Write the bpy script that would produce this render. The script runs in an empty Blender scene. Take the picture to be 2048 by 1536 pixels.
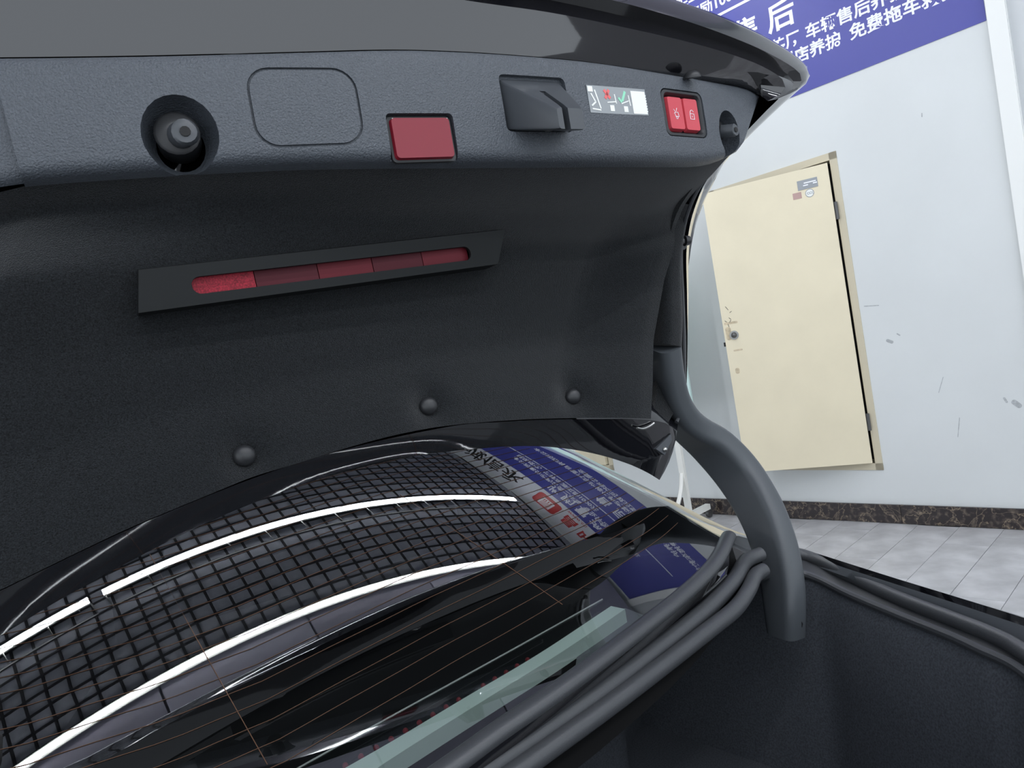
import bpy, bmesh, math, random
import numpy as np
from mathutils import Matrix, Vector

# ------------------------------------------------------------------ camera, world, lights, exposure
F = 1420.0                                   # focal length in pixels of the 2048x1536 frame
CAM = np.array([0.0, 0.0, 1.45])
RIGHT = np.array([0.8654, -0.4723, -0.1674])
UP = np.array([0.1650, -0.0470, 0.9852])
BACK = np.cross(RIGHT, UP); BACK /= np.linalg.norm(BACK)
UP = np.cross(BACK, RIGHT); UP /= np.linalg.norm(UP)
RIGHT = np.cross(UP, BACK)
RC = np.stack([RIGHT, UP, BACK], 1)
sc = bpy.context.scene
cd = bpy.data.cameras.new('camera'); cam = bpy.data.objects.new('camera', cd)
sc.collection.objects.link(cam)
cam.matrix_world = Matrix([list(RC[0]) + [CAM[0]], list(RC[1]) + [CAM[1]], list(RC[2]) + [CAM[2]], [0, 0, 0, 1]])
cd.sensor_width = 36.0; cd.lens = F / 2048 * 36.0; cd.clip_start = 0.02
sc.camera = cam

w = bpy.data.worlds.new('world'); sc.world = w; w.use_nodes = True
w.node_tree.nodes['Background'].inputs[0].default_value = (0.85, 0.92, 1.0, 1)
w.node_tree.nodes['Background'].inputs[1].default_value = 1.4
sc.view_settings.view_transform = 'Standard'; sc.view_settings.look = 'None'
sc.view_settings.gamma = 1.0; sc.view_settings.use_curve_mapping = False
sc.view_settings.exposure = 0.30

YAW = math.radians(15)                       # the room is turned 15 degrees against the car
CY, SY = math.cos(YAW), math.sin(YAW)
WX = 4.719                                   # room x of the long wall
CEIL = 4.62


def rm(p):
    """room coordinates -> world (car) coordinates"""
    return np.array([p[0] * CY - p[1] * SY, p[0] * SY + p[1] * CY, p[2]])


# ------------------------------------------------------------------ helpers


def ray(p):
    v = RC @ np.array([p[0] - 1024.0, -(p[1] - 768.0), -F])
    return v / np.linalg.norm(v)


def onX(p, x): r = ray(p); return CAM + r * (x - CAM[0]) / r[0]
def onY(p, y): r = ray(p); return CAM + r * (y - CAM[1]) / r[1]
def onZ(p, z): r = ray(p); return CAM + r * (z - CAM[2]) / r[2]


def hit(p, f, t0=0.25, t1=4.0):
    """first point on the sight line where f changes sign"""
    r = ray(p); ts = np.arange(t0, t1, 0.02); s0 = f(CAM + r * t0)
    a = t0; b = t1
    for t in ts[1:]:
        if f(CAM + r * t) * s0 <= 0:
            a, b = t - 0.02, t
            break
    for _ in range(30):
        m = (a + b) / 2
        if f(CAM + r * m) * s0 <= 0: b = m
        else: a = m
    return CAM + r * b


def resample(pts, n, smooth=True):
    """n points evenly spaced along a (Catmull-Rom) polyline"""
    P = np.array(pts, float)
    if smooth and len(P) > 2:
        Q = np.vstack([2 * P[0] - P[1], P, 2 * P[-1] - P[-2]]); out = []
        for i in range(1, len(Q) - 2):
            for t in np.linspace(0, 1, 12, endpoint=False):
                a, b, c, d = Q[i - 1], Q[i], Q[i + 1], Q[i + 2]
                out.append(0.5 * (2 * b + (c - a) * t + (2 * a - 5 * b + 4 * c - d) * t * t + (3 * b - a - 3 * c + d) * t ** 3))
        out.append(P[-1]); P = np.array(out)
    L = np.concatenate([[0], np.cumsum(np.linalg.norm(np.diff(P, axis=0), axis=1))])
    s = np.linspace(0, L[-1], n)
    return np.stack([np.interp(s, L, P[:, k]) for k in range(P.shape[1])], 1)


class MB:
    def __init__(s): s.v = []; s.f = []; s.m = []; s.cur = 0

    def face(s, ids): s.f.append(tuple(ids)); s.m.append(s.cur)

    def grid(s, G, closed_u=False, closed_v=False, flip=False):
        G = np.array(G); R, Cn = G.shape[:2]; b = len(s.v)
        s.v += [tuple(p) for p in G.reshape(-1, 3)]
        for i in range(R - (0 if closed_v else 1)):
            for j in range(Cn - (0 if closed_u else 1)):
                a, c = b + i * Cn + j, b + i * Cn + (j + 1) % Cn
                d, e = b + ((i + 1) % R) * Cn + (j + 1) % Cn, b + ((i + 1) % R) * Cn + j
                s.face((a, e, d, c) if flip else (a, c, d, e))
        return b

    def tube(s, path, r, n=8, caps=True, squash=None):
        P = np.array(path, float); k = len(P)
        T = np.gradient(P, axis=0); T /= np.linalg.norm(T, axis=1)[:, None] + 1e-12
        up = np.array([0, 0, 1.0]) if abs(T[0][2]) < 0.9 else np.array([1.0, 0, 0])
        rings = []
        rr = np.broadcast_to(np.array(r, float), (k,))
        for i in range(k):
            a = np.cross(T[i], up); a /= np.linalg.norm(a) + 1e-12
            up = np.cross(a, T[i]); up /= np.linalg.norm(up) + 1e-12
            th = np.linspace(0, 2 * math.pi, n, endpoint=False)
            q = 1.0 if squash is None else squash
            rings.append([P[i] + rr[i] * (math.cos(t) * a + q * math.sin(t) * up) for t in th])
        b = s.grid(rings, closed_u=True)
        if caps:
            s.face([b + j for j in range(n)][::-1]); s.face([b + (k - 1) * n + j for j in range(n)])

    def sweep(s, path, prof, frames):
        """prof: list of (a,b); frames: list of (A,B) vectors per path point"""
        rings = [[P + A * a + B * b for a, b in prof] for P, (A, B) in zip(path, frames)]
        n = len(prof); b = s.grid(rings, closed_u=True)
        s.face([b + j for j in range(n)][::-1]); s.face([b + (len(path) - 1) * n + j for j in range(n)])

    def box(s, c, h, ax=None):
        """c centre, h half sizes, ax 3 axes"""
        A = np.eye(3) if ax is None else np.array(ax); c = np.array(c, float); b = len(s.v)
        for z in (-1, 1):
            for y in (-1, 1):
                for x in (-1, 1):
                    s.v.append(tuple(c + A[0] * h[0] * x + A[1] * h[1] * y + A[2] * h[2] * z))
        for q in ((0, 2, 3, 1), (4, 5, 7, 6), (0, 1, 5, 4), (2, 6, 7, 3), (0, 4, 6, 2), (1, 3, 7, 5)):
            s.face([b + i for i in q])

    def rbox(s, c, h, ax, r=0.01, seg=4):
        """box with corners rounded in the a-b plane"""
        A = np.array(ax); c = np.array(c, float)
        s.prism(rrect(h[0], h[1], r, seg), c - A[2] * h[2], A[0], A[1], A[2] * 2 * h[2])

    def prism(s, poly, o, A, B, N, taper=1.0):
        o, A, B, N = map(lambda q: np.array(q, float), (o, A, B, N)); n = len(poly); b = len(s.v)
        s.v += [tuple(o + A * x + B * y) for x, y in poly] + [tuple(o + N + (A * x + B * y) * taper) for x, y in poly]
        for i in range(n): s.face((b + i, b + (i + 1) % n, b + n + (i + 1) % n, b + n + i))
        s.face([b + i for i in range(n)][::-1]); s.face([b + n + i for i in range(n)])

    def dome(s, c, N, r, h, n=14, k=5):
        N = np.array(N, float); N /= np.linalg.norm(N); c = np.array(c, float)
        A = np.cross(N, [0.3, 0.5, 0.8]); A /= np.linalg.norm(A); B = np.cross(N, A)
        rings = []
        for i in range(k + 1):
            a = math.pi / 2 * i / k
            rr = r * math.cos(a) + 1e-5
            rings.append([c + N * h * math.sin(a) + rr * (math.cos(t) * A + math.sin(t) * B) for t in np.linspace(0, 2 * math.pi, n, endpoint=False)])
        b = s.grid(rings, closed_u=True)
        s.face([b + j for j in range(n)][::-1]); s.face([b + k * n + j for j in range(n)])

    def mesh(s, name):
        me = bpy.data.meshes.new(name); me.from_pydata(s.v, [], s.f)
        me.polygons.foreach_set('material_index', s.m)
        bm = bmesh.new(); bm.from_mesh(me)
        bmesh.ops.recalc_face_normals(bm, faces=bm.faces); bm.to_mesh(me); bm.free()
        me.update(); return me


def rrect(a, b, r, seg=4):
    r = min(r, a, b); out = []
    for cx, cy, t0 in ((a - r, b - r, 0), (-a + r, b - r, 90), (-a + r, -b + r, 180), (a - r, -b + r, 270)):
        for i in range(seg + 1):
            t = math.radians(t0 + 90 * i / seg)
            out.append((cx + r * math.cos(t), cy + r * math.sin(t)))
    return out


def circle(r, n=20): return [(r * math.cos(2 * math.pi * i / n), r * math.sin(2 * math.pi * i / n)) for i in range(n)]


def smooth(me, ang=35):
    me.shade_smooth(); me.set_sharp_from_angle(angle=math.radians(ang))


def obj(name, src, mat=None, parent=None, sm=35):
    me = src.mesh(name) if isinstance(src, MB) else src
    if mat is not None:
        for m in (mat if isinstance(mat, (list, tuple)) else [mat]):
            me.materials.append(m)
    if sm: smooth(me, sm)
    o = bpy.data.objects.new(name, me); sc.collection.objects.link(o)
    if parent is not None:
        o.parent = parent
        if parent.type == 'EMPTY':
            o.matrix_parent_inverse = Matrix.Translation(-parent.location)
    return o


def thing(name, label, cat, loc, group=None):
    o = bpy.data.objects.new(name, None); sc.collection.objects.link(o); o.location = Vector(loc)
    o.empty_display_size = 0.1
    o['label'] = label; o['category'] = cat
    if group: o['group'] = group
    return o


def tag(o, label, cat, group=None):
    o['label'] = label; o['category'] = cat
    if group: o['group'] = group
    return o


def struct(o, label=None):
    o['kind'] = 'structure'
    if label: o['label'] = label
    return o


def boolean(base, cutters):
    """base mesh minus cutter MBs, all in world coordinates"""
    o = bpy.data.objects.new('tmp', base); sc.collection.objects.link(o); tmp = [o]
    for c in cutters:
        k = bpy.data.objects.new('tmpc', c.mesh('c')); sc.collection.objects.link(k); tmp.append(k)
        md = o.modifiers.new('b', 'BOOLEAN'); md.operation = 'DIFFERENCE'; md.object = k; md.solver = 'EXACT'
    dg = bpy.context.evaluated_depsgraph_get()
    me = bpy.data.meshes.new_from_object(o.evaluated_get(dg))
    for k in tmp: bpy.data.objects.remove(k)
    return me


def text_mesh(body, size, o, A, B, bold=0.0, align='LEFT', depth=0.001, spacing=1.0):
    """lettering as a mesh: baseline start o, reading direction A, up B"""
    cu = bpy.data.curves.new('t', 'FONT'); cu.body = body; cu.size = size; cu.align_x = align
    cu.offset = bold; cu.extrude = depth; cu.resolution_u = 3; cu.space_character = spacing
    k = bpy.data.objects.new('t', cu); sc.collection.objects.link(k)
    dg = bpy.context.evaluated_depsgraph_get()
    me = bpy.data.meshes.new_from_object(k.evaluated_get(dg))
    bpy.data.objects.remove(k)
    A, B, o = np.array(A), np.array(B), np.array(o); N = np.cross(A, B)
    me.transform(Matrix([[A[0], B[0], N[0], o[0]], [A[1], B[1], N[1], o[1]], [A[2], B[2], N[2], o[2]], [0, 0, 0, 1]]))
    me.materials.clear()
    return me


# ------------------------------------------------------------------ materials


def mat(name, col, rough=0.5, metal=0.0, spec=0.5, coat=0.0, noise=None, bump=None, sheen=0.0, emit=None):
    """noise=(scale, amount) varies the colour, bump=(scale, strength) gives fine relief"""
    m = bpy.data.materials.new(name); m.use_nodes = True; nt = m.node_tree; N = nt.nodes; L = nt.links
    b = N['Principled BSDF']
    b.inputs['Base Color'].default_value = (*col, 1); b.inputs['Roughness'].default_value = rough
    b.inputs['Metallic'].default_value = metal; b.inputs['Specular IOR Level'].default_value = spec
    b.inputs['Coat Weight'].default_value = coat; b.inputs['Coat Roughness'].default_value = 0.03
    b.inputs['Sheen Weight'].default_value = sheen
    tc = N.new('ShaderNodeTexCoord')
    if noise:
        n = N.new('ShaderNodeTexNoise'); n.inputs['Scale'].default_value = noise[0]; n.inputs['Detail'].default_value = 6
        L.new(tc.outputs['Object'], n.inputs['Vector'])
        r = N.new('ShaderNodeValToRGB')
        a = noise[1]
        r.color_ramp.elements[0].position = 0.3; r.color_ramp.elements[1].position = 0.7
        r.color_ramp.elements[0].color = (*[c * (1 - a) for c in col], 1)
        r.color_ramp.elements[1].color = (*[min(1, c * (1 + a)) for c in col], 1)
        L.new(n.outputs['Fac'], r.inputs['Fac']); L.new(r.outputs['Color'], b.inputs['Base Color'])
    if bump:
        n = N.new('ShaderNodeTexNoise'); n.inputs['Scale'].default_value = bump[0]; n.inputs['Detail'].default_value = 3
        L.new(tc.outputs['Object'], n.inputs['Vector'])
        bp = N.new('ShaderNodeBump'); bp.inputs['Strength'].default_value = bump[1]; bp.inputs['Distance'].default_value = 0.002
        L.new(n.outputs['Fac'], bp.inputs['Height']); L.new(bp.outputs['Normal'], b.inputs['Normal'])
    if emit:
        b.inputs['Emission Color'].default_value = (*emit[0], 1); b.inputs['Emission Strength'].default_value = emit[1]
    return m


def glass_mat(name, tint, ior, refl=(0.95, 0.97, 1.0)):
    m = bpy.data.materials.new(name); m.use_nodes = True; nt = m.node_tree; N = nt.nodes; L = nt.links
    N.remove(N['Principled BSDF']); out = N['Material Output']
    t = N.new('ShaderNodeBsdfTransparent'); t.inputs[0].default_value = (*tint, 1)
    g = N.new('ShaderNodeBsdfGlossy'); g.inputs[0].default_value = (*refl, 1); g.inputs['Roughness'].default_value = 0.0
    f = N.new('ShaderNodeFresnel'); f.inputs['IOR'].default_value = ior
    x = N.new('ShaderNodeMixShader')
    L.new(f.outputs[0], x.inputs[0]); L.new(t.outputs[0], x.inputs[1]); L.new(g.outputs[0], x.inputs[2]); L.new(x.outputs[0], out.inputs[0])
    return m


def marble_mat():
    m = mat('dark_marble', (0.05, 0.04, 0.035), 0.18); nt = m.node_tree; N = nt.nodes; L = nt.links; b = N['Principled BSDF']
    tc = N.new('ShaderNodeTexCoord')
    n = N.new('ShaderNodeTexNoise'); n.inputs['Scale'].default_value = 5; n.inputs['Detail'].default_value = 8
    L.new(tc.outputs['Object'], n.inputs['Vector'])
    mx = N.new('ShaderNodeMix'); mx.data_type = 'RGBA'; mx.inputs[0].default_value = 0.35
    L.new(tc.outputs['Object'], mx.inputs[6]); L.new(n.outputs['Color'], mx.inputs[7])
    v = N.new('ShaderNodeTexVoronoi'); v.feature = 'DISTANCE_TO_EDGE'; v.inputs['Scale'].default_value = 12
    L.new(mx.outputs[2], v.inputs['Vector'])
    r = N.new('ShaderNodeValToRGB'); e = r.color_ramp.elements
    e[0].position = 0.0; e[0].color = (0.42, 0.33, 0.22, 1); e[1].position = 0.030; e[1].color = (0.030, 0.024, 0.024, 1)
    L.new(v.outputs['Distance'], r.inputs['Fac'])
    n2 = N.new('ShaderNodeTexNoise'); n2.inputs['Scale'].default_value = 34; n2.inputs['Detail'].default_value = 6
    L.new(tc.outputs['Object'], n2.inputs['Vector'])
    r2 = N.new('ShaderNodeValToRGB'); e = r2.color_ramp.elements
    e[0].position = 0.50; e[0].color = (0.028, 0.022, 0.024, 1); e[1].position = 0.80; e[1].color = (0.30, 0.24, 0.18, 1)
    L.new(n2.outputs['Fac'], r2.inputs['Fac'])
    ad = N.new('ShaderNodeMix'); ad.data_type = 'RGBA'; ad.inputs[0].default_value = 0.5; ad.blend_type = 'MIX'
    L.new(r.outputs['Color'], ad.inputs[6]); L.new(r2.outputs['Color'], ad.inputs[7]); L.new(ad.outputs[2], b.inputs['Base Color'])
    return m


M = {}
M['wall'] = mat('painted_wall', (0.72, 0.745, 0.74), 0.55, noise=(1.3, 0.035))
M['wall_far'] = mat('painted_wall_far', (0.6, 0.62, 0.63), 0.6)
M['white_trim'] = mat('white_trim', (0.88, 0.89, 0.86), 0.4)
M['tile'] = mat('grey_tile', (0.46, 0.46, 0.47), 0.35, noise=(6, 0.22))
M['grout'] = mat('grout', (0.24, 0.24, 0.245), 0.8)
M['marble'] = marble_mat()
M['door'] = mat('cream_door', (0.80, 0.72, 0.53), 0.45, noise=(4, 0.03))
M['door_frame'] = mat('cream_frame', (0.62, 0.56, 0.42), 0.5)
M['dirt'] = mat('dirty_cream', (0.60, 0.50, 0.34), 0.7, noise=(30, 0.25))
M['steel'] = mat('steel', (0.5, 0.5, 0.48), 0.3, metal=1.0)
M['dark_steel'] = mat('dark_steel', (0.12, 0.12, 0.12), 0.4, metal=0.6)
M['dark_gap'] = mat('dark_gap', (0.02, 0.02, 0.02), 0.9)
M['banner_blue'] = mat('banner_blue', (0.072, 0.078, 0.36), 0.35, noise=(0.6, 0.05))
M['banner_white'] = mat('banner_white', (0.75, 0.76, 0.8), 0.35)
M['print_white'] = mat('print_white', (0.92, 0.93, 0.97), 0.4)
M['print_black'] = mat('print_black', (0.02, 0.02, 0.02), 0.4)
M['print_red'] = mat('print_red', (0.55, 0.05, 0.05), 0.4)
M['print_grey'] = mat('print_grey', (0.32, 0.34, 0.36), 0.4)
M['ceil_tile'] = mat('ceiling_panel', (0.50, 0.52, 0.58), 0.8)
M['ceil_beam'] = mat('ceiling_beam', (0.02, 0.02, 0.025), 0.7)
M['soffit'] = mat('soffit', (0.70, 0.68, 0.80), 0.7)
M['soffit_dark'] = mat('soffit_dark', (0.52, 0.50, 0.60), 0.7)
M['led'] = mat('led_diffuser', (1, 1, 1), 0.5, emit=((0.94, 0.97, 1.0), 34))
M['white_metal'] = mat('white_metal', (0.85, 0.85, 0.80), 0.35)
M['board'] = mat('board_glass', (0.62, 0.80, 0.76), 0.15)
M['paint'] = mat('black_paint', (0.006, 0.006, 0.008), 0.06, coat=1.0, spec=0.6)
M['trim'] = mat('grained_plastic', (0.072, 0.082, 0.096), 0.42, bump=(420, 0.9), noise=(500, 0.2))
M['trim_smooth'] = mat('smooth_plastic', (0.058, 0.064, 0.072), 0.38)
M['black_plastic'] = mat('black_plastic', (0.018, 0.019, 0.021), 0.4)
M['carpet'] = mat('lid_carpet', (0.0105, 0.012, 0.0135), 1.0, spec=0.1, noise=(650, 0.8), bump=(800, 0.8), sheen=0.22)
M['trunk_carpet'] = mat('trunk_carpet', (0.058, 0.064, 0.074), 0.9, spec=0.15, noise=(300, 0.3))
M['rubber'] = mat('rubber', (0.052, 0.055, 0.060), 0.40, bump=(500, 0.15))
M['arm'] = mat('hinge_cover', (0.066, 0.074, 0.082), 0.42)
M['red_lens'] = mat('red_lens', (0.22, 0.012, 0.025), 0.06, spec=0.5)
M['red_button'] = mat('red_button', (0.58, 0.06, 0.08), 0.35)
M['red_reflector'] = mat('red_reflector', (0.24, 0.012, 0.025), 0.45, spec=0.2, noise=(500, 0.5))
M['red_mid'] = mat('red_reflector_mid', (0.11, 0.010, 0.017), 0.5, spec=0.2)
M['red_dark'] = mat('red_reflector_dark', (0.07, 0.008, 0.014), 0.5, spec=0.2)
M['glass'] = glass_mat('rear_glass', (0.70, 0.74, 0.74), 1.95)
M['wire'] = mat('defroster_wire', (0.10, 0.052, 0.03), 0.6, spec=0.2)
M['bracket'] = mat('bracket_plastic', (0.010, 0.0115, 0.012), 0.6, spec=0.2)
M['lamp_strip'] = mat('lamp_strip', (0.82, 0.97, 0.88), 0.4)
M['lamp_clear'] = glass_mat('lamp_clear', (0.75, 0.80, 0.78), 1.5)
M['interior'] = mat('dark_interior', (0.010, 0.010, 0.011), 0.8)
M['interior_grey'] = mat('grey_interior', (0.16, 0.17, 0.18), 0.7)
M['sticker'] = mat('sticker_film', (0.30, 0.32, 0.33), 0.25)
M['sticker_white'] = mat('sticker_white', (0.85, 0.86, 0.82), 0.4)
M['sticker_red'] = mat('sticker_red', (0.80, 0.15, 0.15), 0.4)
M['sticker_green'] = mat('sticker_green', (0.30, 0.72, 0.50), 0.4)

# ------------------------------------------------------------------ the room
mb = MB(); Y0, Y1, X0 = -5.0, 11.0, -7.0


def room_box(mb, x0, x1, y0, y1, z0, z1):
    c = rm(((x0 + x1) / 2, (y0 + y1) / 2, (z0 + z1) / 2))
    mb.box(c, ((x1 - x0) / 2, (y1 - y0) / 2, (z1 - z0) / 2), [(CY, SY, 0), (-SY, CY, 0), (0, 0, 1)])


# wall with two door openings
DOORS = [(1.732, 2.640), (3.925, 4.833)]; DZ0, DZ1 = 0.343, 2.386
PY = 0.862                                     # the wall ends at a white pilaster
ys = [PY, DOORS[0][0], DOORS[0][1], DOORS[1][0], DOORS[1][1], Y1]
for i in range(5):
    if i % 2 == 0: room_box(mb, WX, WX + 0.2, ys[i], ys[i + 1], 0, CEIL)
    else:
        room_box(mb, WX, WX + 0.2, ys[i], ys[i + 1], 0, DZ0); room_box(mb, WX, WX + 0.2, ys[i], ys[i + 1], DZ1, CEIL)
wall_right = struct(obj('wall_right', mb, M['wall'], sm=0), 'pale blue-grey painted wall with scuffs')
mb = MB(); room_box(mb, WX - 0.03, WX + 0.2, PY - 0.085, PY, 0, CEIL)
struct(obj('trim_1', mb, M['white_trim'], sm=0), 'white vertical trim at the end of the wall')
mb = MB(); room_box(mb, WX + 0.02, WX + 0.2, Y0, PY - 0.085, 0, CEIL)
struct(obj('wall_rear', mb, M['wall_far'], sm=0), 'grey wall beyond the white vertical trim')
mb = MB(); room_box(mb, X0, WX + 0.2, Y1, Y1 + 0.2, 0, CEIL)
struct(obj('wall_front', mb, M['wall_far'], sm=0))

M['scuff'] = mat('scuff', (0.45, 0.47, 0.48), 0.8, noise=(60, 0.2))
for y, z, a, b, an in ((1.66, 1.39, 0.045, 0.0025, 0.1), (1.585, 1.155, 0.022, 0.010, 0.5), (1.53, 1.19, 0.012, 0.004, 0.7), (0.98, 0.72, 0.028, 0.014, 0.8), (1.03, 0.745, 0.018, 0.006, 1.2), (1.34, 0.86, 0.05, 0.0018, -1.2), (1.235, 2.43, 0.003, 0.012, 0.1), (1.28, 0.60, 0.002, 0.06, 0.2)):
    q = MB(); A_ = np.array([-SY, CY, 0]) * math.cos(an) + np.array([0, 0, 1.0]) * math.sin(an); B_ = -np.array([-SY, CY, 0]) * math.sin(an) + np.array([0, 0, 1.0]) * math.cos(an)
    q.prism(rrect(a, b, min(a, b) * 0.9, 3), rm((WX - 0.0002, y, z)), A_, B_, np.array([-CY, -SY, 0]) * 0.0006); obj('scuff_mark', q, M['scuff'], wall_right, sm=0)

# floor: grout bed, planks laid across
mb = MB(); room_box(mb, X0, WX + 0.2, Y0, Y1, -0.10, -0.003)
floor = struct(obj('floor', mb, M['grout'], sm=0), 'grey stone-look plank tiles')
PW, PL, GAP = 0.2255, 0.92, 0.003
pm = MB(); pm.box((0, 0, -0.004), (PL / 2 - GAP / 2, PW / 2 - GAP / 2, 0.004)); pme = pm.mesh('tile'); pme.materials.append(M['tile'])
cl = {}
random.seed(4)
for j in range(-6, 22):
    y = 1.12 + PW * (j + 0.5)
    off = [0.0, 0.35, 0.62, 0.18][j % 4]
    k = 0; xe = 4.37 + off * PL + PL
    while xe > -2.6:
        if xe > WX:                            # cut piece at the wall
            wdt = WX - (xe - PL)
            if wdt > 0.03:
                key = round(wdt, 3)
                if key not in cl:
                    q = MB(); q.box((0, 0, -0.004), (wdt / 2 - GAP / 2, PW / 2 - GAP / 2, 0.004)); cl[key] = q.mesh('tile'); cl[key].materials.append(M['tile'])
                t = bpy.data.objects.new('tile', cl[key]); cx = WX - wdt / 2
            else: t = None
        else:
            t = bpy.data.objects.new('tile', pme); cx = xe - PL / 2
        if t is not None:
            sc.collection.objects.link(t); t.parent = floor
            t.location = Vector(rm((cx, y, random.uniform(-0.0006, 0.0006)))); t.rotation_euler = (0, 0, YAW)
        xe -= PL

# marble skirting in slabs
mb = MB(); room_box(mb, WX - 0.008, WX, PY, Y1, 0, 0.118)
base = struct(obj('baseboard_right', mb, M['grout'], sm=0), 'dark brown veined marble skirting')
sl = MB(); SL = 0.80; sl.box((0, 0, 0), (0.007, SL / 2 - 0.0015, 0.060)); sme = sl.mesh('slab'); sme.materials.append(M['marble'])
for i in range(9):
    s_ = bpy.data.objects.new('slab', sme); sc.collection.objects.link(s_); s_.parent = base
    s_.location = Vector(rm((WX - 0.014, PY + SL * (i + 0.5) - 0.02 + 0.02, 0.062))); s_.rotation_euler = (0, 0, YAW)

# ceiling: dark grid of beams above, paler lowered soffit towards the car's tail
LA = math.radians(-7.5)                        # beams and lights run a little askew to the wall


def lightline(x, y0): return y0 + math.tan(LA) * x


mb = MB(); room_box(mb, X0, WX + 0.2, Y0, Y1, CEIL, CEIL + 0.1)
ceiling = struct(obj('ceiling', mb, M['ceil_tile'], sm=0), 'dark grid ceiling with grey panels')
ca, sa = math.cos(YAW + LA), math.sin(YAW + LA)
AX = [(ca, sa, 0), (-sa, ca, 0), (0, 0, 1)]
CELL = 0.155
for i in range(44):                            # beams across
    q = MB(); y = 2.22 + CELL * i
    c = rm((0.6, lightline(0.6, y), CEIL - 0.007)); q.box(c, (4.05, 0.011, 0.007), AX)
    obj('beam', q, M['ceil_beam'], ceiling, sm=0)
for i in range(50):                            # beams along
    q = MB(); x = 4.55 - CELL * i
    c = rm((x - 3.4 * math.sin(LA), lightline(x, 2.22) + 3.4 * math.cos(LA), CEIL - 0.006)); q.box(c, (0.011, 3.4, 0.006), AX)
    obj('beam', q, M['ceil_beam'], ceiling, sm=0)
for i in range(7):                             # soffit panels in front of the second light
    q = MB(); x = 3.9 - 1.15 * i
    c = rm((x, lightline(x, 0.35), CEIL - 0.06)); q.box(c, (0.57, 1.74, 0.03), AX)
    obj('soffit_panel', q, M['soffit'] if i % 2 else M['soffit_dark'], ceiling, sm=0)


def linear_light(label, x0, x1, y, rail=False, group=None, hw=0.035):
    xm = (x0 + x1) / 2; z = CEIL - 0.14
    t = thing('linear_light', label, 'light', rm((xm, lightline(xm, y), z)), group)
    q = MB(); c = rm((xm, lightline(xm, y), z)); hl = (x1 - x0) / 2 / math.cos(LA)
    q.box(c, (hl, hw, 0.012), AX); obj('diffuser', q, M['led'], t, sm=0)
    q = MB(); q.box(c + np.array([0, 0, 0.022]), (hl, 0.04, 0.010), AX); obj('housing', q, M['white_metal'], t, sm=0)
    for x in np.linspace(x0 + 0.1, x1 - 0.1, 4):
        q = MB(); q.tube([rm((x, lightline(x, y), z + 0.03)), rm((x, lightline(x, y), CEIL))], 0.004, 6); obj('hanger', q, M['white_metal'], t)
    if rail:
        q = MB(); q.tube([rm((x0, lightline(x0, y - 0.22), z)), rm((x1, lightline(x1, y - 0.22), z))], 0.008, 6); obj('rail', q, M['steel'], t)
        n = int((x1 - x0) / 0.32)
        for i in range(n + 1):
            x = x0 + (x1 - x0) * i / n
            q = MB(); q.tube([rm((x, lightline(x, y - 0.05), z)), rm((x, lightline(x, y - 0.22), z))], 0.006, 6); obj('rung', q, M['steel'], t)
    return t


linear_light('long bright linear ceiling light with thin side rail', 0.16, 4.45, 3.30, True)
linear_light('short bright linear ceiling light in line with the railed one', -3.2, 0.05, 3.30, True)
linear_light('bright linear ceiling light along the pale soffit edge', -3.4, 3.9, 2.14, hw=0.022)
linear_light('unseen linear ceiling light added above the car tail', -3.0, 3.8, -1.2)  # out of view, added to strengthen the light from overhead
linear_light('unseen linear ceiling light added behind the car tail', -3.0, 3.8, -3.2)  # another unseen row, added further back for more light from above

# ------------------------------------------------------------------ doors
LX = np.array([-SY, CY, 0.0])                  # room y axis in world
NX = np.array([-CY, -SY, 0.0])                 # out of the wall, towards the car
ZU = np.array([0, 0, 1.0])


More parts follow.
